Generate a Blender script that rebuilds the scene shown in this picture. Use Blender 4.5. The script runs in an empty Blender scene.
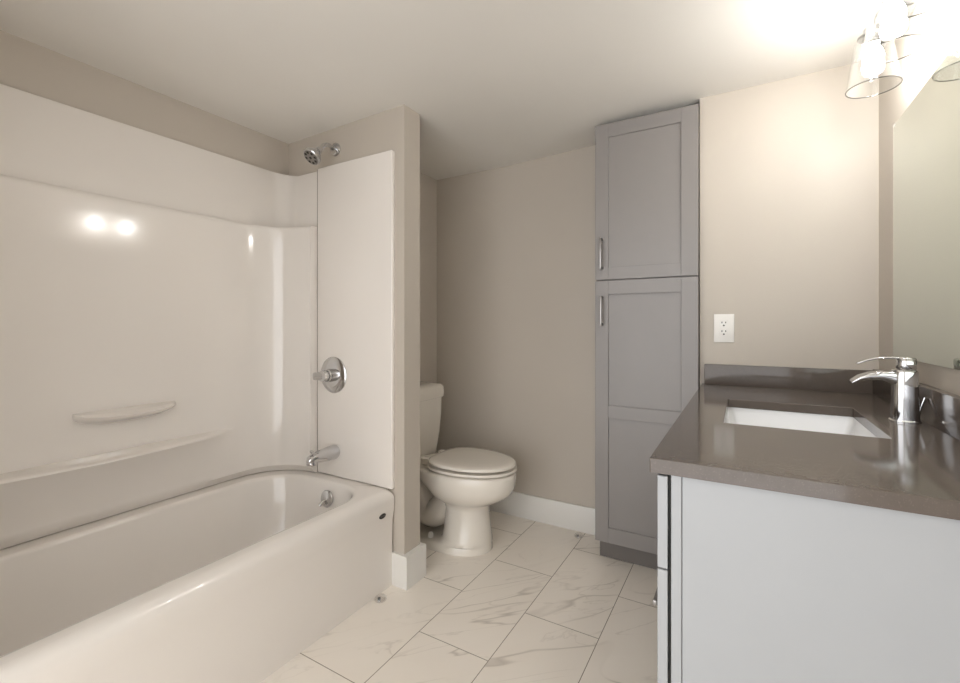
import bpy, bmesh, math, random
from mathutils import Vector, Matrix
random.seed(4)
PI = math.pi
scn = bpy.context.scene
COL = scn.collection

# ------------------------------------------------------------------ camera
YAW = 0.52835
F_PX, HOR = 452.0, 324.4
cam_d = bpy.data.cameras.new('camera')
cam = bpy.data.objects.new('camera', cam_d)
COL.objects.link(cam)
cam.location = (0, 0, 1.10)
cam.rotation_euler = (PI / 2, 0, YAW)
cam_d.sensor_fit = 'HORIZONTAL'
cam_d.sensor_width = 36.0
cam_d.lens = F_PX / 960 * 36.0
cam_d.shift_y = (HOR - 341.5) / 960
cam_d.clip_start = 0.02
scn.camera = cam

# ------------------------------------------------------------------ world, exposure
w = bpy.data.worlds.new('world')
scn.world = w
w.use_nodes = True
bg = w.node_tree.nodes['Background']
bg.inputs[0].default_value = (0.97, 0.98, 1.0, 1)
bg.inputs[1].default_value = 2.25
BULB = 120.0
scn.view_settings.view_transform = 'Standard'
scn.view_settings.look = 'None'
scn.view_settings.exposure = 0.5
scn.view_settings.gamma = 1.0


# ------------------------------------------------------------------ helpers
def lin(r, g, b):
    def f(v):
        v /= 255.0
        return v / 12.92 if v <= 0.04045 else ((v + 0.055) / 1.055) ** 2.4
    return (f(r), f(g), f(b), 1.0)


def mat(name, rgb, rough=0.5, metal=0.0, spec=0.5, coat=0.0, var=0.03, scale=8.0, bump=0.0, bscale=200.0, alpha=1.0):
    m = bpy.data.materials.new(name)
    m.use_nodes = True
    nt = m.node_tree
    b = nt.nodes['Principled BSDF']
    c = lin(*rgb)
    tc = nt.nodes.new('ShaderNodeTexCoord')
    nz = nt.nodes.new('ShaderNodeTexNoise')
    nz.inputs['Scale'].default_value = scale
    nz.inputs['Detail'].default_value = 3
    nt.links.new(tc.outputs['Object'], nz.inputs['Vector'])
    rp = nt.nodes.new('ShaderNodeValToRGB')
    rp.color_ramp.elements[0].position = 0.3
    rp.color_ramp.elements[1].position = 0.7
    rp.color_ramp.elements[0].color = tuple(v * (1 - var) for v in c[:3]) + (1,)
    rp.color_ramp.elements[1].color = tuple(min(1, v * (1 + var)) for v in c[:3]) + (1,)
    nt.links.new(nz.outputs['Fac'], rp.inputs['Fac'])
    nt.links.new(rp.outputs['Color'], b.inputs['Base Color'])
    b.inputs['Roughness'].default_value = rough
    b.inputs['Metallic'].default_value = metal
    b.inputs['Specular IOR Level'].default_value = spec
    b.inputs['Coat Weight'].default_value = coat
    b.inputs['Coat Roughness'].default_value = 0.05
    if bump:
        n2 = nt.nodes.new('ShaderNodeTexNoise')
        n2.inputs['Scale'].default_value = bscale
        n2.inputs['Detail'].default_value = 2
        nt.links.new(tc.outputs['Object'], n2.inputs['Vector'])
        bp = nt.nodes.new('ShaderNodeBump')
        bp.inputs['Strength'].default_value = bump
        bp.inputs['Distance'].default_value = 0.002
        nt.links.new(n2.outputs['Fac'], bp.inputs['Height'])
        nt.links.new(bp.outputs['Normal'], b.inputs['Normal'])
    return m


def glass_mat(name, tint, face=0.04, edge=0.75, rough=0.02, blend=0.25):
    """thin clear glass or plastic: see-through, mirror-like towards grazing"""
    m = bpy.data.materials.new(name)
    m.use_nodes = True
    nt = m.node_tree
    for n in list(nt.nodes):
        nt.nodes.remove(n)
    out = nt.nodes.new('ShaderNodeOutputMaterial')
    mx = nt.nodes.new('ShaderNodeMixShader')
    tr = nt.nodes.new('ShaderNodeBsdfTransparent')
    gl = nt.nodes.new('ShaderNodeBsdfGlossy')
    lw = nt.nodes.new('ShaderNodeLayerWeight')
    mr = nt.nodes.new('ShaderNodeMapRange')
    tr.inputs[0].default_value = tint
    gl.inputs[0].default_value = (0.95, 0.95, 0.95, 1)
    gl.inputs['Roughness'].default_value = rough
    lw.inputs[0].default_value = blend
    mr.inputs[3].default_value = face
    mr.inputs[4].default_value = edge
    nt.links.new(lw.outputs['Facing'], mr.inputs[0])
    nt.links.new(mr.outputs[0], mx.inputs[0])
    nt.links.new(tr.outputs[0], mx.inputs[1])
    nt.links.new(gl.outputs[0], mx.inputs[2])
    nt.links.new(mx.outputs[0], out.inputs[0])
    return m


class MB:
    """collects shapes in world coordinates; build() links them as ONE mesh object"""

    def __init__(self):
        self.bm = bmesh.new()

    def box(self, x0, x1, y0, y1, z0, z1, bev=0.0, seg=2):
        b = bmesh.new()
        bmesh.ops.create_cube(b, size=1.0)
        for v in b.verts:
            v.co = Vector((x0 + (v.co.x + .5) * (x1 - x0), y0 + (v.co.y + .5) * (y1 - y0), z0 + (v.co.z + .5) * (z1 - z0)))
        if bev > 0:
            bmesh.ops.bevel(b, geom=list(b.edges), offset=bev, segments=seg, profile=0.5, affect='EDGES')
        self._merge(b)
        return self

    def _merge(self, b):
        me = bpy.data.meshes.new('tmp')
        b.to_mesh(me)
        b.free()
        self.bm.from_mesh(me)
        bpy.data.meshes.remove(me)

    def loft(self, rings, cap0=True, cap1=True, closed=True):
        bm = self.bm
        R = [[bm.verts.new(p) for p in r] for r in rings]
        n = len(R[0])
        rng = n if closed else n - 1
        for a, b in zip(R, R[1:]):
            for i in range(rng):
                j = (i + 1) % n
                bm.faces.new((a[i], a[j], b[j], b[i]))
        if cap0:
            bm.faces.new(list(reversed(R[0])))
        if cap1:
            bm.faces.new(R[-1])
        return self

    def lathe(self, prof, c, axis='z', n=32, cap0=True, cap1=True):
        """prof: list of (radius, height along axis)"""
        rings = []
        c = Vector(c)
        if isinstance(axis, str):
            ax = {'x': Vector((1, 0, 0)), 'y': Vector((0, 1, 0)), 'z': Vector((0, 0, 1))}[axis]
        else:
            ax = Vector(axis).normalized()
        u = ax.orthogonal().normalized()
        v = ax.cross(u)
        for r, h in prof:
            rings.append([c + ax * h + (u * math.cos(2 * PI * k / n) + v * math.sin(2 * PI * k / n)) * r for k in range(n)])
        return self.loft(rings, cap0, cap1)

    def tube(self, pts, rad, n=14, cap=True, sub=1):
        pts = [Vector(p) for p in pts]
        if not isinstance(rad, (list, tuple)):
            rad = [rad] * len(pts)
        if sub > 1:
            pts, rad = smooth_path(pts, rad, sub)
        rings = []
        up = None
        for i, p in enumerate(pts):
            t = (pts[min(i + 1, len(pts) - 1)] - pts[max(i - 1, 0)]).normalized()
            if up is None:
                up = t.orthogonal().normalized()
            up = (up - t * up.dot(t)).normalized()
            sd = t.cross(up)
            rings.append([p + (up * math.cos(2 * PI * k / n) + sd * math.sin(2 * PI * k / n)) * rad[i] for k in range(n)])
        return self.loft(rings, cap, cap)

    def build(self, name, material, parent=None, origin=None, sharp=35):
        bm = self.bm
        bmesh.ops.recalc_face_normals(bm, faces=list(bm.faces))
        o0 = Vector((0, 0, 0))
        if parent is not None:
            p = parent
            while p is not None:
                o0 = o0 + Vector(p.location)
                p = p.parent
        elif origin is not None:
            o0 = Vector(origin)
        bmesh.ops.translate(bm, vec=-o0, verts=list(bm.verts))
        me = bpy.data.meshes.new(name)
        bm.to_mesh(me)
        bm.free()
        me.shade_smooth()
        me.set_sharp_from_angle(angle=math.radians(sharp))
        me.materials.append(material)
        ob = bpy.data.objects.new(name, me)
        COL.objects.link(ob)
        if parent is not None:
            ob.parent = parent
        elif origin is not None:
            ob.location = origin
        return ob


def smooth_path(pts, rad, sub):
    P, Rr = [], []
    n = len(pts)
    for i in range(n - 1):
        p0, p1, p2, p3 = pts[max(i - 1, 0)], pts[i], pts[i + 1], pts[min(i + 2, n - 1)]
        for k in range(sub):
            t = k / sub
            P.append(0.5 * ((2 * p1) + (p2 - p0) * t + (2 * p0 - 5 * p1 + 4 * p2 - p3) * t * t + (3 * p1 - p0 - 3 * p2 + p3) * t ** 3))
            Rr.append(rad[i] + (rad[i + 1] - rad[i]) * t)
    P.append(pts[-1])
    Rr.append(rad[-1])
    return P, Rr


def oval(cx, cy, rx, ry, z, n=48, p=2.0):
    """superellipse ring, horizontal"""
    out = []
    for k in range(n):
        a = 2 * PI * k / n
        c, s = math.cos(a), math.sin(a)
        out.append(Vector((cx + rx * math.copysign(abs(c) ** (2 / p), c), cy + ry * math.copysign(abs(s) ** (2 / p), s), z)))
    return out


def rrect(x0, x1, y0, y1, z, rad, seg=10):
    """rounded rectangle ring; rad = radii at (x1y1, x0y1, x0y0, x1y0)"""
    if not isinstance(rad, (list, tuple)):
        rad = [rad] * 4
    out = []
    cs = [(x1 - rad[0], y1 - rad[0], 0), (x0 + rad[1], y1 - rad[1], PI / 2), (x0 + rad[2], y0 + rad[2], PI), (x1 - rad[3], y0 + rad[3], 3 * PI / 2)]
    for (cx, cy, a0), r in zip(cs, rad):
        for k in range(seg + 1):
            a = a0 + PI / 2 * k / seg
            out.append(Vector((cx + r * math.cos(a), cy + r * math.sin(a), z)))
    return out


def thing(name, label, cat, loc, group=None):
    o = bpy.data.objects.new(name, None)
    o.empty_display_size = 0.05
    COL.objects.link(o)
    o.location = loc
    return tag(o, label, cat, group)


def tag(o, label, cat, group=None):
    o['label'] = label
    o['category'] = cat
    if group:
        o['group'] = group
    return o


def struct(name, mb, m):
    o = mb.build(name, m)
    o['kind'] = 'structure'
    return o


# ------------------------------------------------------------------ materials
M_wall = mat('greige_wall_paint', (195, 186, 174), 0.5, var=0.012, scale=3, bump=0.15, bscale=350)
M_ceil = mat('ceiling_paint', (234, 230, 223), 0.7, var=0.01, scale=3, bump=0.1, bscale=300)
M_trim = mat('white_trim_paint', (232, 229, 223), 0.35, var=0.01)
M_acr = mat('white_acrylic', (235, 229, 222), 0.12, spec=0.5, coat=0.35, var=0.008, scale=4)
M_porc = mat('white_porcelain', (230, 223, 212), 0.1, coat=0.4, var=0.01)
M_sink = mat('sink_porcelain', (240, 240, 240), 0.12, coat=0.4, var=0.01)
M_chrome = mat('chrome', (205, 205, 206), 0.07, metal=1.0, var=0.02)
M_satin = mat('satin_nickel', (155, 152, 149), 0.35, metal=1.0, var=0.04, scale=40)
M_grey = mat('grey_cabinet_paint', (139, 134, 131), 0.3, var=0.015, scale=5)
M_greydark = mat('grey_toe_kick_paint', (112, 106, 101), 0.5, var=0.03)
M_van = mat('white_cabinet_paint', (168, 170, 172), 0.4, var=0.01)
M_dark = mat('gap_shade_black', (28, 26, 24), 0.8, var=0.05)  # near-black standing in for the shade in the vanity front gap
M_black = mat('black_plastic', (40, 38, 36), 0.4, var=0.05)
M_plate = mat('white_plastic', (238, 235, 230), 0.35, var=0.01)
M_seam = mat('grey_caulk', (150, 140, 128), 0.8, var=0.05)
M_glass = glass_mat('clear_shade_glass', (0.97, 0.975, 0.975, 1), 0.015, 0.38, 0.0, 0.25)
M_rim = glass_mat('glass_rim', (0.45, 0.46, 0.46, 1), 0.05, 0.3, 0.02, 0.4)
M_clear = glass_mat('clear_plastic', (0.94, 0.93, 0.92, 1), 0.12, 0.5, 0.05, 0.4)


def quartz():
    m = mat('brown_grey_quartz', (98, 89, 82), 0.10, spec=0.42, var=0.04, scale=60)
    nt = m.node_tree
    b = nt.nodes['Principled BSDF']
    src = b.inputs['Base Color'].links[0].from_socket
    tc = [n for n in nt.nodes if n.type == 'TEX_COORD'][0]
    vo = nt.nodes.new('ShaderNodeTexNoise')
    vo.inputs['Scale'].default_value = 420
    vo.inputs['Detail'].default_value = 1
    nt.links.new(tc.outputs['Object'], vo.inputs['Vector'])
    rp = nt.nodes.new('ShaderNodeValToRGB')
    rp.color_ramp.elements[0].position = 0.62
    rp.color_ramp.elements[0].color = (0, 0, 0, 1)
    rp.color_ramp.elements[1].position = 0.75
    rp.color_ramp.elements[1].color = (0.18, 0.18, 0.18, 1)
    nt.links.new(vo.outputs['Fac'], rp.inputs['Fac'])
    mx = nt.nodes.new('ShaderNodeMixRGB')
    mx.inputs['Color2'].default_value = lin(150, 140, 130)
    nt.links.new(rp.outputs['Color'], mx.inputs['Fac'])
    nt.links.new(src, mx.inputs['Color1'])
    nt.links.new(mx.outputs['Color'], b.inputs['Base Color'])
    return m


M_quartz = quartz()


def mirror_mat():
    m = mat('mirror_glass', (214, 220, 212), 0.015, metal=1.0, var=0.01, scale=2)
    nt = m.node_tree
    b = nt.nodes['Principled BSDF']
    tc = [n for n in nt.nodes if n.type == 'TEX_COORD'][0]
    # wiped smears left on the glass
    mp = nt.nodes.new('ShaderNodeMapping')
    mp.inputs['Scale'].default_value = (1, 9, 3)
    mp.inputs['Rotation'].default_value = (0.15, 0, 0)
    nz = nt.nodes.new('ShaderNodeTexNoise')
    nz.inputs['Scale'].default_value = 2.2
    nz.inputs['Detail'].default_value = 4
    rp = nt.nodes.new('ShaderNodeMapRange')
    rp.inputs[1].default_value = 0.5
    rp.inputs[2].default_value = 0.8
    rp.inputs[3].default_value = 0.015
    rp.inputs[4].default_value = 0.22
    nt.links.new(tc.outputs['Object'], mp.inputs['Vector'])
    nt.links.new(mp.outputs[0], nz.inputs['Vector'])
    nt.links.new(nz.outputs['Fac'], rp.inputs[0])
    nt.links.new(rp.outputs[0], b.inputs['Roughness'])
    return m


M_mirror = mirror_mat()


def emit(name, rgb, s):
    m = bpy.data.materials.new(name)
    m.use_nodes = True
    nt = m.node_tree
    for n in list(nt.nodes):
        nt.nodes.remove(n)
    e = nt.nodes.new('ShaderNodeEmission')
    o = nt.nodes.new('ShaderNodeOutputMaterial')
    e.inputs[0].default_value = rgb
    e.inputs[1].default_value = s
    nt.links.new(e.outputs[0], o.inputs[0])
    return m


M_bulb = emit('lit_bulb', (1.0, 0.985, 0.972, 1), BULB)


def tile_mat():
    m = bpy.data.materials.new('marble_floor_tiles')
    m.use_nodes = True
    nt = m.node_tree
    N, L = nt.nodes, nt.links
    b = N['Principled BSDF']

    def math_(op, a, c=None):
        n = N.new('ShaderNodeMath')
        n.operation = op
        for i, v in enumerate((a, c)):
            if v is None:
                continue
            if isinstance(v, (int, float)):
                n.inputs[i].default_value = v
            else:
                L.new(v, n.inputs[i])
        return n.outputs[0]
    tc = N.new('ShaderNodeTexCoord')
    sp = N.new('ShaderNodeSeparateXYZ')
    L.new(tc.outputs['Object'], sp.inputs[0])
    TW, TL = 0.2835, 0.572
    xr = math_('DIVIDE', math_('ADD', sp.outputs[0], 1.005 + 10 * TW), TW)
    row = math_('FLOOR', xr)
    fx = math_('SUBTRACT', xr, row)
    par = math_('MODULO', row, 2.0)
    # rows: x in [-1.005,-.7215] is row 10 (even): joints at 1.289; odd rows at 1.577
    yr = math_('DIVIDE', math_('ADD', sp.outputs[1], math_('SUBTRACT', 10 * TL - 1.289, math_('MULTIPLY', par, TL / 2))), TL)
    cell = math_('FLOOR', yr)
    fy = math_('SUBTRACT', yr, cell)
    dx = math_('MULTIPLY', math_('MINIMUM', fx, math_('SUBTRACT', 1.0, fx)), TW)
    dy = math_('MULTIPLY', math_('MINIMUM', fy, math_('SUBTRACT', 1.0, fy)), TL)
    d = math_('MINIMUM', dx, dy)
    grout = math_('LESS_THAN', d, 0.0014)
    # per tile shift of the vein pattern
    cb = N.new('ShaderNodeCombineXYZ')
    L.new(math_('MULTIPLY', row, 3.17), cb.inputs[0])
    L.new(math_('MULTIPLY', cell, 5.71), cb.inputs[1])
    L.new(math_('MULTIPLY', math_('ADD', row, cell), 2.37), cb.inputs[2])
    mp = N.new('ShaderNodeMapping')
    mp.vector_type = 'TEXTURE'
    mp.inputs['Rotation'].default_value = (0, 0, 0.80)
    mp.inputs['Scale'].default_value = (1.0, 0.28, 1.0)
    L.new(tc.outputs['Object'], mp.inputs[0])
    va = N.new('ShaderNodeVectorMath')
    va.operation = 'ADD'
    L.new(mp.outputs[0], va.inputs[0])
    L.new(cb.outputs[0], va.inputs[1])

    def noise(scale, detail, dist):
        n = N.new('ShaderNodeTexNoise')
        n.inputs['Scale'].default_value = scale
        n.inputs['Detail'].default_value = detail
        n.inputs['Distortion'].default_value = dist
        L.new(va.outputs[0], n.inputs['Vector'])
        return n.outputs['Fac']

    def ramp(fac, stops):
        r = N.new('ShaderNodeValToRGB')
        e = r.color_ramp.elements
        e[0].position, e[0].color = stops[0][0], (stops[0][1],) * 3 + (1,)
        e[1].position, e[1].color = stops[-1][0], (stops[-1][1],) * 3 + (1,)
        for p, v in stops[1:-1]:
            k = e.new(p)
            k.color = (v,) * 3 + (1,)
        L.new(fac, r.inputs['Fac'])
        return r.outputs['Color']
    v1 = ramp(noise(0.8, 4, 0.5), [(0.490, 0), (0.499, 0.42), (0.501, 0.42), (0.509, 0)])
    v2 = ramp(noise(1.5, 5, 0.8), [(0.490, 0), (0.5, 0.22), (0.510, 0)])
    cl = ramp(noise(1.2, 3, 0.2), [(0.42, 0), (0.75, 0.3)])
    gate = ramp(noise(2.0, 2, 0.0), [(0.42, 0.12), (0.58, 1.0)])
    base = N.new('ShaderNodeMixRGB')
    base.inputs[1].default_value = lin(241, 233, 222)
    base.inputs[2].default_value = lin(228, 218, 204)
    L.new(cl, base.inputs[0])
    mv = N.new('ShaderNodeMixRGB')
    L.new(math_('MULTIPLY', math_('MAXIMUM', v1, v2), gate), mv.inputs[0])
    L.new(base.outputs[0], mv.inputs[1])
    mv.inputs[2].default_value = lin(140, 126, 108)
    mg = N.new('ShaderNodeMixRGB')
    L.new(grout, mg.inputs[0])
    L.new(mv.outputs[0], mg.inputs[1])
    mg.inputs[2].default_value = lin(150, 138, 123)
    L.new(mg.outputs[0], b.inputs['Base Color'])
    rr = N.new('ShaderNodeMapRange')
    L.new(grout, rr.inputs[0])
    rr.inputs[3].default_value = 0.28
    rr.inputs[4].default_value = 0.85
    L.new(rr.outputs[0], b.inputs['Roughness'])
    bp = N.new('ShaderNodeBump')
    bp.inputs['Strength'].default_value = 0.4
    bp.inputs['Distance'].default_value = 0.001
    L.new(math_('SUBTRACT', 1.0, grout), bp.inputs['Height'])
    L.new(bp.outputs[0], b.inputs['Normal'])
    return m


M_tile = tile_mat()

# ------------------------------------------------------------------ room shell
XL, XR = -2.006, 0.42           # long tub wall, mirror wall
YB, YV = 2.35, 2.13            # back wall of the toilet alcove, wall beside the tall cabinet
YS0, YS1 = 1.480, 1.579        # partition at the foot of the tub
XP = -1.2265                    # end of the partition
XA = -1.69                     # wall behind the toilet
YF = -0.95
struct('floor', MB().box(-2.15, 0.56, YF, 2.5, -0.08, 0), M_tile)


def ceil_z(x):
    return 2.02 if x < -1.2 else 2.06 if x > -0.15 else 2.02 + 0.04 * (x + 1.2) / 1.05


mb = MB()
mb.loft([[Vector((x, y, ceil_z(x))) for y in (YF, 2.5)] + [Vector((x, y, 2.2)) for y in (2.5, YF)] for x in (-2.15, -1.2, -0.15, 0.56)])
struct('ceiling', mb, M_ceil)
TOP = 2.10
struct('wall_left', MB().box(XL - .12, XL, YF, 1.55, 0, TOP), M_wall)
struct('wall_right', MB().box(XR, XR + .12, YF, YV, 0, TOP), M_wall)
struct('wall_back', MB().box(XA, -0.162, YB, YB + .12, 0, TOP), M_wall)
struct('wall_end', MB().loft([[Vector((x, y, z)) for x, y in ((XL - .12, 1.504), (XP, 1.473), (XP, YS1), (XL - .12, YS1))] for z in (0, TOP)]), M_wall)
struct('wall_side', MB().box(XL - .12, XA, YS1, YB + .12, 0, TOP), M_wall)
struct('wall_far', MB().box(-0.162, XR + .12, YV, YB + .12, 0, TOP), M_wall)
struct('wall_front', MB().box(XL, XP - 0.05, -0.17, -0.065, 0, TOP), M_wall)

BBH = 0.137


def baseboard(mb, x0, x1, y0, y1):
    mb.box(x0, x1, y0, y1, 0.0, BBH, 0.002, 2)


mb = MB()
baseboard(mb, XA, -0.60, YB - .014, YB)
struct('baseboard_back', mb, M_trim)
# one board wrapped round the partition end
mb = MB()
prof = [(-1.2835, 1.4600), (-1.203, 1.4600), (-1.203, 1.5935), (XA + .014, 1.5935), (XA + .014, YS1), (XP, YS1), (XP, 1.474), (-1.2835, 1.475)]
mb.loft([[Vector((x, y, z)) for x, y in prof] for z in (0.0, BBH)])
struct('baseboard_end', mb, M_trim)
mb = MB()
baseboard(mb, XA, XA + .014, 1.594, YB - .014)
struct('baseboard_side', mb, M_trim)

# ------------------------------------------------------------------ bathtub
TX0, TX1, TY0, TY1 = -2.0, -1.277, -0.055, 1.472
tub = thing('bathtub', 'long white acrylic alcove bathtub with plain apron on the left', 'bathtub', (-1.64, 0.7, 0))
rings = []
S = 12


def outer(inset, z, zfront=None):
    return rrect(TX0 + 0.0, TX1 - inset, TY0, TY1, z, [0.005 + inset * 1.1, 0.004, 0.004, 0.005 + inset * 1.1], S)


# apron from the floor up: slightly recessed panel, rolled rim band
rings.append(outer(0.006, 0.0))
rings.append(outer(0.006, 0.06))
rings.append(outer(0.007, 0.20))
rings.append(outer(0.006, 0.275))
rings.append(outer(0.002, 0.31))
rings.append(outer(0.000, 0.325))
rings.append(outer(0.000, 0.362))
for k in range(1, 8):
    a = PI / 2 * k / 7
    rings.append(outer(0.040 * (1 - math.cos(a)), 0.362 + 0.039 * math.sin(a)))
# deck then roll into the basin
IX0, IX1, IY0, IY1 = -1.925, -1.357, 0.05, 1.402
RI = [0.155, 0.21, 0.21, 0.155]


def inner(d, z, dr=0.0):
    return rrect(IX0 + d * 0.9, IX1 - d * 0.55, IY0 + d * 1.6, IY1 - d * 0.8, z, [r + dr for r in RI], S)


rings.append(rrect(IX0 - .012, IX1 + .012, IY0 - .012, IY1 + .012, 0.400, RI, S))
for k in range(1, 6):
    a = PI / 2 * k / 5
    rings.append(inner(-.012 + 0.018 * math.sin(a), 0.400 - 0.018 * (1 - math.cos(a))))
rings.append(inner(0.014, 0.352))
rings.append(inner(0.03, 0.27))
rings.append(inner(0.05, 0.17))
rings.append(inner(0.075, 0.105))
rings.append(inner(0.11, 0.075))
rings.append(inner(0.16, 0.066))
mb = MB()
mb.loft(rings, cap0=True, cap1=True)
mb.build('tub_shell', M_acr, tub, sharp=50)
# overflow plate with trip lever on the far basin wall
OX, OY, OZ = -1.586, 1.382, 0.332
mb = MB()
nrm = Vector((0, -1, 0.16)).normalized()
mb.lathe([(0.0365, 0), (0.0365, 0.004), (0.033, 0.008), (0.012, 0.011)], (OX, OY, OZ), nrm, 32)
ofp = mb.build('overflow_plate', M_chrome, tub)
MB().tube([(OX, OY - .008, OZ - .002), (OX - .004, OY - .022, OZ - .008), (OX - .010, OY - .034, OZ - .022)], [0.006, 0.006, 0.0075]).build('trip_lever', M_chrome, ofp)
# small dark oval maker's mark on the apron
mb = MB()
mb.loft([[Vector((x, 1.397 + 0.019 * math.cos(2 * PI * k / 24), 0.315 + 0.010 * math.sin(2 * PI * k / 24))) for k in range(24)] for x in (-1.283, -1.2763)])
bdg = mb.build('badge', M_black, tub)
mb = MB()
for yy in (1.387, 1.394, 1.401, 1.408):
    mb.box(-1.2765, -1.2758, yy - .0016, yy + .0016, 0.312, 0.318)
mb.build('badge_lettering', M_satin, bdg)

# ------------------------------------------------------------------ tub surround
sur = thing('tub_surround', 'glossy white acrylic wall surround above the bathtub with ledge and soap shelf', 'tub surround', (-1.99, 0.7, 0.405))


def path(xf, yf, R, n_str=40, n_arc=18, y0=-0.055, xe=-1.742, lip=0.0):
    """plan path: up the long wall, round the corner, along the end wall; returns (x, y, nx, ny)"""
    out = []
    for k in range(n_str):
        y = y0 + (yf - R - y0) * k / n_str
        out.append((xf, y, 1.0, 0.0))
    for k in range(n_arc + 1):
        a = PI - (PI / 2) * k / n_arc
        out.append((xf + R + R * math.cos(a), yf - R + R * math.sin(a), -math.cos(a), -math.sin(a)))
    if lip:
        out.append((xe - 0.021, yf, 0.0, -1.0))
        out.append((xe - 0.019, yf - lip, 0.0, -1.0))
    out.append((xe, yf - lip, 0.0, -1.0))
    return out


# lower tier: a shell whose face bulges into the long shelf
low = path(-1.958, 1.418, 0.20)
zs_low = [0.4035, 0.436, 0.45, 0.48, 0.51, 0.54, 0.56, 0.58, 0.600, 0.614, 0.622, 0.6275, 0.630, 0.6325, 0.635, 0.638, 0.644, 0.655, 0.67, 0.70, 0.80, 0.95, 1.1, 1.25, 1.4, 1.5, 1.54, 1.55, 1.556, 1.560]


def shelf_off(y, z):
    t = (y - 0.70) / 0.455
    if abs(t) >= 1:
        return 0.0
    D = 0.082 * (1 - t * t) ** 0.8
    if z <= 0.6275:
        q = max(0.0, (z - 0.436) / (0.6275 - 0.436))
        return D * (q ** 2.0)
    if z >= 0.644:
        return 0.0
    q = (z - 0.6275) / (0.644 - 0.6275)
    return D * math.sqrt(max(0.0, 1 - q ** 2)) if q < 0.55 else D * 0.835 * max(0, (1 - (q - 0.55) / 0.45))


rings = []
for (x, y, nx, ny) in low:
    sec = []
    for z in zs_low:
        o = shelf_off(y, z) if nx == 1.0 else 0.0
        if z < 0.42:
            o -= 0.028
        if z > 1.545:
            o -= (z - 1.545) ** 2 / 0.015 * 0.4
        sec.append(Vector((x + nx * o, y + ny * o, z)))
    rings.append(sec)
# ledge top going back to the wall surfaces
for r, (x, y, nx, ny) in zip(rings, low):
    bx, by = XL + 0.003, 1.4775
    if nx == 1.0:
        r.append(Vector((bx, y, 1.562)))
        r.append(Vector((bx, y, 0.4035)))
    else:
        # meet the real corner behind
        t = nx  # 1 at long wall -> 0 at end wall
        px = bx if t > 0.5 else x + (bx - x) * max(0, (t * 2)) ** 1.0
        py = by if t <= 0.5 else y + (by - y) * max(0, (1 - t) * 2)
        r.append(Vector((px, py, 1.562)))
        r.append(Vector((px, py, 0.4035)))
mb = MB()
mb.loft(rings, closed=True)
mb.build('lower_wall_panel', M_acr, sur, sharp=40)

# upper tier
up = path(-1.990, 1.476, 0.085, n_arc=12)
rings = []
tot = len(up)
for i, (x, y, nx, ny) in enumerate(up):
    zt = 1.848 if nx == 1.0 else 1.834 + 0.014 * max(0.0, nx)
    bx, by = XL + 0.002, 1.487
    px = bx if nx >= 0.5 else (x + (bx - x) * nx * 2)
    py = y if nx == 1.0 else (by if nx <= 0.5 else y + (by - y) * (1 - nx) * 2)
    rings.append([Vector((x, y, 1.5605)), Vector((x, y, zt - .006)), Vector((x - nx * .002, y - ny * .002, zt - .001)), Vector((x - nx * .006, y - ny * .006, zt)), Vector((px, py, zt)), Vector((px, py, 1.5605))])
mb = MB()
mb.loft(rings, closed=True)
mb.build('upper_wall_panel', M_acr, sur, sharp=40)

# end panel with plumbing
mb = MB()
mb.box(-1.7395, -1.279, 1.455, 1.4795, 0.4035, 1.837, 0.006, 3)
mb.build('end_panel', M_acr, sur)
mb = MB()
mb.box(-1.7415, -1.739, 1.457, 1.477, 0.4035, 1.832)
mb.build('panel_seam', M_seam, sur)

# moulded soap shelf
mb = MB()
rings = []
n = 36
for k in range(n + 1):
    t = -1 + 2 * k / n
    t = math.sin(t * PI / 2)
    y = 0.782 + 0.158 * t
    q = (max(0, 1 - abs(t) ** 2.6)) ** 0.5
    D = 0.003 + 0.072 * q
    x0 = -1.960
    zt = 0.797
    rings.append([Vector((x0, y, zt)), Vector((x0 + D * .5, y, zt - .007 * q)), Vector((x0 + D - .006 * q, y, zt - .013 * q)), Vector((x0 + D, y, zt - .004 - .014 * q)), Vector((x0 + D - .003 * q, y, zt - .008 - .014 * q)), Vector((x0 + D * 0.75, y, zt - .012 - 0.019 * q)), Vector((x0 + D * 0.35, y, zt - .014 - 0.027 * q)), Vector((x0, y, zt - .016 - 0.034 * q))])
mb.loft(rings, closed=True)
mb.build('soap_shelf', M_acr, sur, sharp=50)

# ------------------------------------------------------------------ shower fittings
sh = thing('shower_fixture', 'round chrome shower head on a bent arm high on the tub end wall', 'shower head', (-1.648, 1.486, 1.917))
MB().lathe([(0.031, 0), (0.031, 0.003), (0.027, 0.009), (0.014, 0.014)], (-1.648, 1.486, 1.917), (0, -1, 0), 28).build('flange', M_chrome, sh)
MB().tube([(-1.648, 1.476, 1.917), (-1.648, 1.447, 1.924), (-1.648, 1.416, 1.914), (-1.650, 1.393, 1.886)], 0.0095, 14, sub=5).build('shower_arm', M_chrome, sh)
hd = Vector((-0.05, -0.55, -0.62)).normalized()
h0 = Vector((-1.650, 1.394, 1.888))
mb = MB()
mb.lathe([(0.012, -0.004), (0.016, 0.004), (0.016, 0.016), (0.022, 0.024), (0.037, 0.046), (0.0405, 0.052), (0.0405, 0.064), (0.038, 0.067)], h0, hd, 32)
head = mb.build('spray_head', M_chrome, sh)
mb = MB()
mb.lathe([(0.0355, 0.0665), (0.034, 0.0685), (0.010, 0.0695)], h0, hd, 32)
face = mb.build('spray_face', M_satin, head)
mb = MB()
uu = hd.orthogonal().normalized()
vv = hd.cross(uu)
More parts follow.
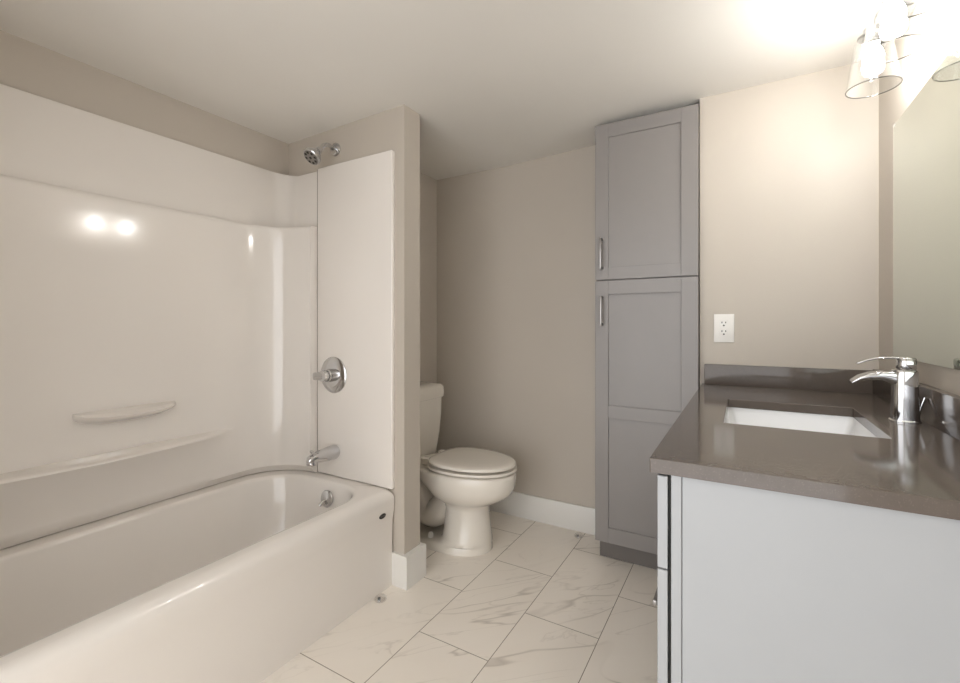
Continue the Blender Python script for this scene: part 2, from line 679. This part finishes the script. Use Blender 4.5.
for k in range(8):
    a = 2 * PI * k / 8
    c = h0 + hd * 0.0675 + (uu * math.cos(a) + vv * math.sin(a)) * 0.025
    mb.lathe([(0.0062, 0), (0.0062, 0.0022), (0.004, 0.003)], c, hd, 10)
mb.lathe([(0.007, 0), (0.006, 0.0035)], h0 + hd * 0.0675, hd, 12)
mb.build('nozzle', M_black, head)

vx, vy, vz = -1.626, 1.4547, 0.868
va = thing('shower_valve', 'round chrome shower valve trim with lever on the tub end panel', 'shower valve', (vx, vy, vz))
MB().lathe([(0.083, 0), (0.083, 0.003), (0.078, 0.008), (0.050, 0.013), (0.040, 0.014)], (vx, vy, vz), (0, -1, 0), 48).build('escutcheon', M_chrome, va)
MB().lathe([(0.030, 0.012), (0.030, 0.040), (0.027, 0.044), (0.027, 0.062), (0.022, 0.068)], (vx, vy, vz), (0, -1, 0), 28).build('valve_sleeve', M_chrome, va)
mb = MB()
rings = []
for s, ww, hh, dy in ((0.022, 0.012, 0.010, -0.052), (0.0, 0.018, 0.013, -0.056), (-0.02, 0.018, 0.012, -0.060), (-0.042, 0.018, 0.011, -0.066), (-0.050, 0.017, 0.010, -0.068), (-0.054, 0.012, 0.006, -0.069)):
    rings.append([Vector((vx + s, vy + dy + hh * math.copysign(abs(math.cos(a)) ** .6, math.cos(a)), vz - .002 + ww * math.copysign(abs(math.sin(a)) ** .6, math.sin(a)))) for a in [2 * PI * k / 16 for k in range(16)]])
mb.loft(rings)
mb.build('lever_handle', M_chrome, va)

sx, sy, sz = -1.612, 1.4547, 0.519
spt = thing('tub_spout', 'chrome tub spout with diverter knob low on the tub end panel', 'tub spout', (sx, sy, sz))
rings = []
for yy, zc_, rx, rz in ((0.0, 0.0, 0.026, 0.029), (-.010, 0.0, 0.030, 0.033), (-.055, 0.0, 0.029, 0.031), (-.10, 0.001, 0.025, 0.025), (-.13, 0.0, 0.022, 0.021), (-.148, -0.003, 0.018, 0.017), (-.156, -0.008, 0.010, 0.010)):
    rings.append([Vector((sx + rx * math.cos(a), sy + yy, sz + zc_ + rz * math.sin(a))) for a in [2 * PI * k / 24 for k in range(24)]])
MB().loft(rings).build('spout_body', M_chrome, spt)
MB().lathe([(0.021, 0.0), (0.0215, 0.010), (0.018, 0.026), (0.014, 0.034)], (sx - .002, sy - .134, sz - .027), 'z', 20).build('spout_outlet', M_chrome, spt)
MB().lathe([(0.004, 0.0), (0.004, 0.012), (0.008, 0.014), (0.009, 0.018), (0.006, 0.022)], (sx, sy - .136, sz + .014), 'z', 16).build('diverter_knob', M_chrome, spt)

# ------------------------------------------------------------------ toilet
TYc = 1.92
toi = thing('toilet', 'white two piece toilet with closed lid in the alcove behind the partition', 'toilet', (-1.25, TYc, 0))


def egg(xb, xf, hw, z, n=56, back=2.6, front=2.0, wide=0.42):
    """ring: blunt at the back (xb), elongated round front (xf)"""
    xm = xb + (xf - xb) * wide
    out = []
    for k in range(n):
        a = 2 * PI * k / n
        c, s = math.cos(a), math.sin(a)
        if c >= 0:
            x = xm + (xf - xm) * abs(c) ** (2 / front)
            y = math.copysign(abs(s) ** (2 / front), s) * hw
        else:
            x = xm - (xm - xb) * abs(c) ** (2 / back)
            y = math.copysign(abs(s) ** (2 / back), s) * hw
        out.append(Vector((x, TYc + y, z)))
    return out


rings = [
    egg(-1.60, -1.064, 0.137, 0.0, wide=.62, back=4),
    egg(-1.60, -1.064, 0.134, 0.022, wide=.62, back=4),
    egg(-1.59, -1.065, 0.130, 0.032, wide=.61, back=4),
    egg(-1.320, -1.066, 0.126, 0.040, wide=.47, back=2.8),
    egg(-1.307, -1.068, 0.120, 0.058, wide=.47),
    egg(-1.302, -1.071, 0.111, 0.095, wide=.45),
    egg(-1.300, -1.075, 0.098, 0.15, wide=.45),
    egg(-1.297, -1.079, 0.094, 0.195, wide=.45),
    egg(-1.305, -1.075, 0.098, 0.218, wide=.45),
    egg(-1.330, -1.050, 0.118, 0.236, wide=.45),
    egg(-1.372, -0.996, 0.146, 0.260, wide=.46),
    egg(-1.395, -0.958, 0.166, 0.290, wide=.46),
    egg(-1.430, -0.942, 0.175, 0.320, wide=.46),
    egg(-1.465, -0.938, 0.179, 0.350, wide=.46),
    egg(-1.495, -0.936, 0.180, 0.372, wide=.46),
    egg(-1.508, -0.938, 0.179, 0.384, wide=.46),
    egg(-1.506, -0.942, 0.175, 0.389, wide=.46),
    egg(-1.495, -0.965, 0.150, 0.390, wide=.46),
]
MB().loft(rings).build('bowl', M_porc, toi, sharp=60)
# trapway swelling seen beside the pedestal
MB().tube([(-1.27, TYc, 0.25), (-1.33, TYc, 0.17), (-1.40, TYc, 0.115), (-1.46, TYc, 0.14), (-1.50, TYc, 0.25), (-1.555, TYc, 0.24), (-1.57, TYc, 0.04)], [0.075, 0.075, 0.07, 0.07, 0.07, 0.062, 0.06], 20, sub=5).build('trapway', M_porc, toi, sharp=80)
# deck between bowl and tank
MB().box(-1.66, -1.46, TYc - .105, TYc + .105, 0.30, 0.368, 0.02, 4).build('tank_deck', M_porc, toi)
MB().lathe([(0.014, 0.0), (0.014, 0.012), (0.010, 0.022), (0.004, 0.025)], (-1.35, TYc - .095, 0.040), 'z', 18).build('bolt_cap', M_plate, toi)
# seat and lid
seat_r = lambda d, z: egg(-1.372 + d, -0.934 - d, 0.182 - d, z, wide=.44, back=3.0)
MB().loft([seat_r(.03, .397), seat_r(.001, .400), seat_r(0, .406), seat_r(.001, .411), seat_r(.03, .4135)]).build('seat', M_porc, toi, sharp=60)
MB().loft([seat_r(.03, .4205), seat_r(.006, .422), seat_r(.004, .428), seat_r(.006, .434), seat_r(.014, .438), seat_r(.04, .4405), seat_r(.10, .442)]).build('seat_lid', M_porc, toi, sharp=60)
for s in (-1, 1):
    MB().box(-1.415, -1.365, TYc + s * .075 - .02, TYc + s * .075 + .02, 0.392, 0.425, 0.006, 2).build('seat_hinge', M_porc, toi)
# tank
tz = lambda x1, hw, z, r: rrect(-1.682, x1, TYc - hw, TYc + hw, z, [r, .02, .02, r], 8)
MB().loft([tz(-1.513, .172, .366, .03), tz(-1.502, .184, .372, .035), tz(-1.494, .193, .42, .045), tz(-1.484, .205, .50, .05), tz(-1.478, .212, .60, .05), tz(-1.476, .214, .692, .05)]).build('tank', M_porc, toi, sharp=60)
tl = lambda x1, hw, z, r: rrect(-1.686, x1, TYc - hw, TYc + hw, z, [r, .02, .02, r], 8)
MB().loft([tl(-1.477, .215, .690, .05), tl(-1.467, .225, .694, .055), tl(-1.465, .227, .722, .055), tl(-1.468, .224, .750, .055), tl(-1.480, .212, .764, .05), tl(-1.52, .17, .769, .05)]).build('tank_lid', M_porc, toi, sharp=60)
mb = MB()
mb.tube([(-1.476, TYc - .15, .655), (-1.462, TYc - .15, .655), (-1.458, TYc - .14, .654), (-1.458, TYc - .085, .648)], [0.009, 0.009, 0.006, 0.007])
mb.build('flush_lever', M_chrome, toi)

# ------------------------------------------------------------------ tall grey cabinet
pan = thing('tall_cabinet', 'tall grey shaker linen cabinet with two doors beside the toilet alcove', 'cabinet', (-0.38, 2.2, 0))
PX0, PX1 = -0.5955, -0.1635
MB().box(PX0 + .002, PX1 - .002, 2.102, 2.348, 0.10, 2.018, 0.001, 1).build('carcass', M_grey, pan)
MB().box(PX0 + .003, PX1 - .002, 2.150, 2.33, 0.0, 0.10).build('toe_kick', M_greydark, pan)


def shaker(z0, z1, name, panels, mids):
    """frame and recessed panels in one mesh"""
    mb = MB()
    y0, y1 = 2.080, 2.100
    sw = 0.060
    mb.box(PX0, PX0 + sw, y0, y1, z0, z1, 0.0012, 1)
    mb.box(PX1 - sw - .006, PX1, y0, y1, z0, z1, 0.0012, 1)
    for a, b_ in mids:
        mb.box(PX0 + sw, PX1 - sw - .006, y0 + .0003, y1, a, b_, 0.0008, 1)
    mb.box(PX0 + sw, PX1 - sw - .006, y0 + .008, y1 - .003, z0 + .03, z1 - .03)
    return mb.build(name, M_grey, pan)


def pull(door, z0, z1, x):
    mb = MB()
    mb.box(x - .0055, x + .0055, 2.046, 2.056, z0, z1, 0.002, 2)
    for z in (z0 + .006, z1 - .006):
        mb.box(x - .0055, x + .0055, 2.052, 2.081, z - .006, z + .006, 0.0015, 2)
    mb.build('handle', M_satin, door)


d1 = shaker(1.305, 2.018, 'door', None, [(1.305, 1.361), (1.957, 2.018)])
pull(d1, 1.352, 1.494, -0.5645)
d2 = shaker(0.101, 1.300, 'door', None, [(0.101, 0.170), (0.672, 0.729), (1.238, 1.300)])
pull(d2, 1.094, 1.229, -0.5630)

# ------------------------------------------------------------------ vanity cabinet
van = thing('vanity_cabinet', 'white vanity cabinet with drawer fronts under the brown grey countertop', 'cabinet', (0.15, 1.5, 0))
VX0, VX1, VY0, VY1, VZ1 = -0.1165, 0.417, 0.902, 2.128, 0.8235
mb = MB()
ya, yb, xa = VY0 + .018, VY1, VX0 + .001
mb.box(xa, VX1, ya, yb, 0.10, 0.118).box(xa, VX1, ya, ya + .018, 0.118, VZ1).box(xa, VX1, yb - .018, yb, 0.118, VZ1).box(VX1 - .01, VX1, ya + .018, yb - .018, 0.118, VZ1).box(xa, xa + .016, ya + .018, yb - .018, 0.118, VZ1)
mb.build('carcass', M_van, van)
MB().box(VX0 + .019, VX1, VY0, VY0 + .0178, 0.0, VZ1, 0.0008, 1).build('side_panel', M_van, van)
MB().box(VX0, VX0 + .0178, VY0, VY0 + .0178, 0.0, VZ1, 0.0008, 1).build('face_stile', M_van, van)
MB().box(VX0 + .06, VX1, VY0 + .018, VY1, 0.0, 0.0995).build('toe_kick', M_van, van)
MB().box(VX0 - .0035, VX0, VY0 + .003, VY1 - .004, 0.105, VZ1 - .004).build('gap_shade_strip', M_dark, van)  # added dark strip: shade of the gap behind the fronts, as colour
FX0, FX1 = -0.1405, -0.1225


def front(y0, y1, z0, z1, name, handle):
    o = MB().box(FX0, FX1, y0, y1, z0, z1, 0.0012, 1).build(name, M_van, van)
    if handle == 'h':
        yc, zc_ = (y0 + y1) / 2, (z0 + z1) / 2 - .01
        mb = MB()
        mb.box(-.172, -.163, yc - .065, yc + .065, zc_ - .006, zc_ + .006, .002, 2)
        for s in (-1, 1):
            mb.box(-.166, FX0 + .001, yc + s * .057 - .005, yc + s * .057 + .005, zc_ - .005, zc_ + .005, .001, 1)
        mb.build('handle', M_satin, o)
    elif handle:
        yc, zc_ = handle
        mb = MB()
        mb.box(-.172, -.163, yc - .006, yc + .006, zc_ - .065, zc_ + .065, .002, 2)
        for s in (-1, 1):
            mb.box(-.166, FX0 + .001, yc - .005, yc + .005, zc_ + s * .057 - .005, zc_ + s * .057 + .005, .001, 1)
        mb.build('handle', M_satin, o)
    return o


front(0.903, 1.312, 0.6435, 0.8165, 'drawer_front', None)
front(0.903, 1.312, 0.364, 0.6405, 'drawer_front', 'h')
front(0.903, 1.312, 0.105, 0.361, 'drawer_front', 'h')
front(1.315, 1.718, 0.105, 0.8165, 'door', (1.69, 0.70))
front(1.721, 2.124, 0.105, 0.8165, 'door', (1.75, 0.70))

# ------------------------------------------------------------------ countertop
ct = thing('countertop', 'polished brown grey quartz vanity countertop with low backsplash', 'countertop', (0.13, 1.5, 0.824))
CX0, CX1, CY0, CY1, CZ0, CZ1 = -0.1525, 0.419, 0.889, 2.1285, 0.8243, 0.851
SX0, SX1, SY0, SY1 = -0.045, 0.280, 1.300, 1.722
bm_ = MB()
cb = 0.0008
out0 = rrect(CX0, CX1, CY0, CY1, CZ0, 0.003, 4)
out1 = rrect(CX0, CX1, CY0, CY1, CZ1 - cb, 0.003, 4)
out2 = rrect(CX0 + cb, CX1 - cb, CY0 + cb, CY1 - cb, CZ1, 0.003, 4)
in2 = rrect(SX0 - cb, SX1 + cb, SY0 - cb, SY1 + cb, CZ1, 0.009, 4)
in1 = rrect(SX0, SX1, SY0, SY1, CZ1 - cb, 0.0082, 4)
in0 = rrect(SX0, SX1, SY0, SY1, CZ0, 0.0082, 4)
bm_.loft([out0, out1, out2, in2, in1, in0, out0], cap0=False, cap1=False)
bmesh.ops.remove_doubles(bm_.bm, verts=list(bm_.bm.verts), dist=1e-6)
bm_.build('slab', M_quartz, ct, sharp=30)
MB().box(-0.143, CX1 - .0005, 2.110, 2.1285, CZ1, 0.934, 0.0015, 2).build('backsplash', M_quartz, ct)
MB().box(0.3985, 0.4195, 0.895, 2.1095, CZ1, 0.940, 0.0015, 2).build('backsplash', M_quartz, ct)

# undermount basin
snk = thing('sink_basin', 'white rectangular undermount sink set into the countertop', 'sink', (0.115, 1.51, 0.69))
rings = []
for d, z, r in ((-.030, .8235, .03), (-.030, .815, .03), (-.020, .70, .03), (.02, .682, .03)):
    rings.append(rrect(SX0 + d, SX1 - d, SY0 + d, SY1 - d, z, r, 6))
out = list(rings)
rin = []
for d, z, r in ((-.006, .8235, .02), (-.004, .815, .02), (.006, .74, .03), (.014, .715, .035), (.03, .704, .04), (.09, .699, .04)):
    rin.append(rrect(SX0 + d, SX1 - d, SY0 + d, SY1 - d, z, r, 6))
mb = MB()
mb.loft(list(reversed(out)) + rin)
mb.build('basin', M_sink, snk, sharp=50)
MB().lathe([(0.022, 0.0), (0.022, 0.003), (0.015, 0.004), (0.013, 0.007), (0.004, 0.009)], (0.14, 1.51, 0.6985), 'z', 24).build('drain', M_chrome, snk)

# ------------------------------------------------------------------ faucet
fx, fy_, fz = 0.3565, 1.552, 0.8512
fau = thing('faucet', 'chrome single lever faucet with flat waterfall spout behind the sink', 'faucet', (fx, fy_, fz))


def rr(cx, cy, hx, hy, z, p=3.2, n=32):
    return oval(cx, cy, hx, hy, z, n, p)


MB().loft([rr(fx, fy_, .031, .031, fz), rr(fx, fy_, .031, .031, fz + .003), rr(fx, fy_, .028, .028, fz + .006)]).build('base_plate', M_chrome, fau)
MB().loft([rr(fx, fy_, .0275, .0265, fz + .005), rr(fx, fy_, .026, .026, fz + .04), rr(fx, fy_, .025, .0255, fz + .09), rr(fx, fy_, .025, .0255, fz + .128), rr(fx, fy_, .023, .0235, fz + .132)]).build('body', M_chrome, fau, sharp=50)
rings = []
for x, zt, zb, hw in ((.376, .981, .925, .0215), (.350, .981, .932, .0215), (.332, .980, .946, .0215), (.310, .979, .955, .0215), (.285, .974, .954, .0218), (.265, .965, .950, .022), (.252, .954, .944, .022), (.248, .948, .942, .021)):
    h = (zt - zb) / 2
    zc_ = (zt + zb) / 2
    rings.append([Vector((x, fy_ + hw * math.copysign(abs(math.cos(a)) ** .5, math.cos(a)), zc_ + h * math.copysign(abs(math.sin(a)) ** .5, math.sin(a)))) for a in [2 * PI * k / 24 for k in range(24)]])
MB().loft(rings).build('spout', M_chrome, fau, sharp=60)
MB().loft([rr(fx + .003, fy_, .017, .018, .983), rr(fx + .003, fy_, .019, .020, .987), rr(fx + .003, fy_, .019, .020, 1.012), rr(fx + .003, fy_, .016, .017, 1.0155)]).build('cartridge_cap', M_chrome, fau, sharp=50)
rings = []
for x, zc_, h, hw in ((.370, 1.0125, .0035, .014), (.345, 1.0135, .0032, .013), (.320, 1.0135, .003, .011), (.295, 1.010, .003, .010), (.275, 1.003, .0028, .010), (.262, .9975, .0025, .010), (.259, .996, .0015, .008)):
    rings.append([Vector((x, fy_ + hw * math.copysign(abs(math.cos(a)) ** .6, math.cos(a)), zc_ + h * math.copysign(abs(math.sin(a)) ** .6, math.sin(a)))) for a in [2 * PI * k / 16 for k in range(16)]])
MB().loft(rings).build('lever', M_chrome, fau, sharp=60)
MB().tube([(.384, fy_, .862), (.3845, fy_, .880), (.389, fy_, .897), (.3945, fy_, .915)], [.0022, .0024, .0034, .0042], 12).build('lift_rod', M_chrome, fau)

# ------------------------------------------------------------------ mirror
mir = thing('wall_mirror', 'large frameless mirror on the right wall above the vanity', 'mirror', (0.4185, 1.44, 0.997))
mb = MB()
mb.box(0.4135, 0.4195, 0.96, 1.923, 0.997, 1.7355, 0.0012, 1)
mb.build('mirror_glass', M_mirror, mir)
mb = MB()
mb.box(0.411, 0.4195, 1.905, 1.915, 1.728, 1.742, 0.001, 1)
mb.build('mirror_clip', M_clear, mir)

# ------------------------------------------------------------------ vanity light
vl = thing('vanity_light', 'chrome vanity light with three clear flared glass shades above the mirror', 'wall light', (0.42, 1.481, 1.99))
MB().box(0.400, 0.4195, 1.18, 1.78, 1.960, 2.025, 0.006, 3).build('backplate', M_chrome, vl)
LX = 0.3195
KS = 1.065


def zk(z):
    return 1.1 + (z - 1.1) * KS


for i, y in enumerate((1.277, 1.481, 1.685)):
    MB().tube([(0.402, y, 1.992), (0.375, y, 1.996), (0.340, y, 1.994), (LX, y, 1.975), (LX, y, 1.945)], 0.007, 12, sub=4).build('arm', M_chrome, vl)
    MB().lathe([(0.016, 0.0), (0.022, -0.004), (0.022, -0.022), (0.036, -0.025), (0.036, -0.0275), (0.022, -0.0285), (0.022, -0.045), (0.018, -0.050)], (LX, y, zk(1.900)), 'z', 24).build('socket', M_chrome, vl)
    # glass shade: closed shoulder at the top, flared open rim
    prof = [(0.023, 1.872), (0.034, 1.870), (0.039, 1.864), (0.0415, 1.852), (0.0585, 1.737)]
    pin = [(0.0565, 1.737), (0.0395, 1.851), (0.037, 1.862), (0.032, 1.868), (0.023, 1.8695)]
    gs = MB().lathe([(q * KS, zk(z)) for q, z in prof + pin], (LX, y, 0), 'z', 48, False, False).build('glass_shade', M_glass, vl, sharp=50)
    MB().lathe([(0.0575 * KS + 0.0014 * math.cos(2 * PI * q / 8), zk(1.7365) + 0.0014 * math.sin(2 * PI * q / 8)) for q in range(9)], (LX, y, 0), 'z', 48, False, False).build('shade_rim', M_rim, gs, sharp=180)
    bp = [(0.013, 1.856), (0.013, 1.850), (0.015, 1.843), (0.021, 1.832), (0.0245, 1.818), (0.0225, 1.804), (0.016, 1.795), (0.007, 1.7915)]
    MB().lathe([(q, zk(z)) for q, z in bp], (LX, y, 0), 'z', 24).build('bulb', M_bulb if i else M_plate, vl, sharp=80)

# ------------------------------------------------------------------ outlet
ol = thing('power_outlet', 'white double power outlet on the wall beside the grey cabinet', 'outlet', (-0.071, YV, 1.085))
MB().box(-0.1085, -0.034, YV - .006, YV - .0002, 1.026, 1.143, 0.002, 2).build('cover_plate', M_plate, ol)
rc = MB().box(-0.0875, -0.0555, YV - .0085, YV - .004, 1.052, 1.118, 0.001, 2).build('receptacle', M_plate, ol)
mb = MB()
for zc_ in (1.103, 1.067):
    for dx, hh in ((-.0068, .0045), (.0068, .0040)):
        mb.box(-0.0715 + dx - .0017, -0.0715 + dx + .0017, YV - .0088, YV - .0082, zc_ + .001 - hh + .005, zc_ + .001 + hh + .003)
    mb.lathe([(0.0034, 0.0), (0.0034, 0.0007)], (-0.0715, YV - .0083, zc_ - .0075), (0, -1, 0), 12)
mb.build('slot', M_black, rc)

# ------------------------------------------------------------------ clear plastic bits left on the floor
for (x, y, lab) in ((-1.252, 1.358, 'small clear plastic cap on the floor against the tub apron'), (-0.738, 2.279, 'small clear plastic cap on the floor by the back wall baseboard')):
    t = thing('plastic_cap', lab, 'plastic cap', (x, y, 0), 'clear plastic caps on the floor')
    MB().lathe([(0.022, 0.0005), (0.024, 0.004), (0.023, 0.010), (0.017, 0.017), (0.008, 0.020)], (x, y, 0), 'z', 24).build('dome', M_clear, t)
    MB().lathe([(0.006, 0.001), (0.006, 0.010), (0.003, 0.012)], (x - .004, y - .004, 0), 'z', 12).build('stud', M_black if y < 2 else M_satin, t)
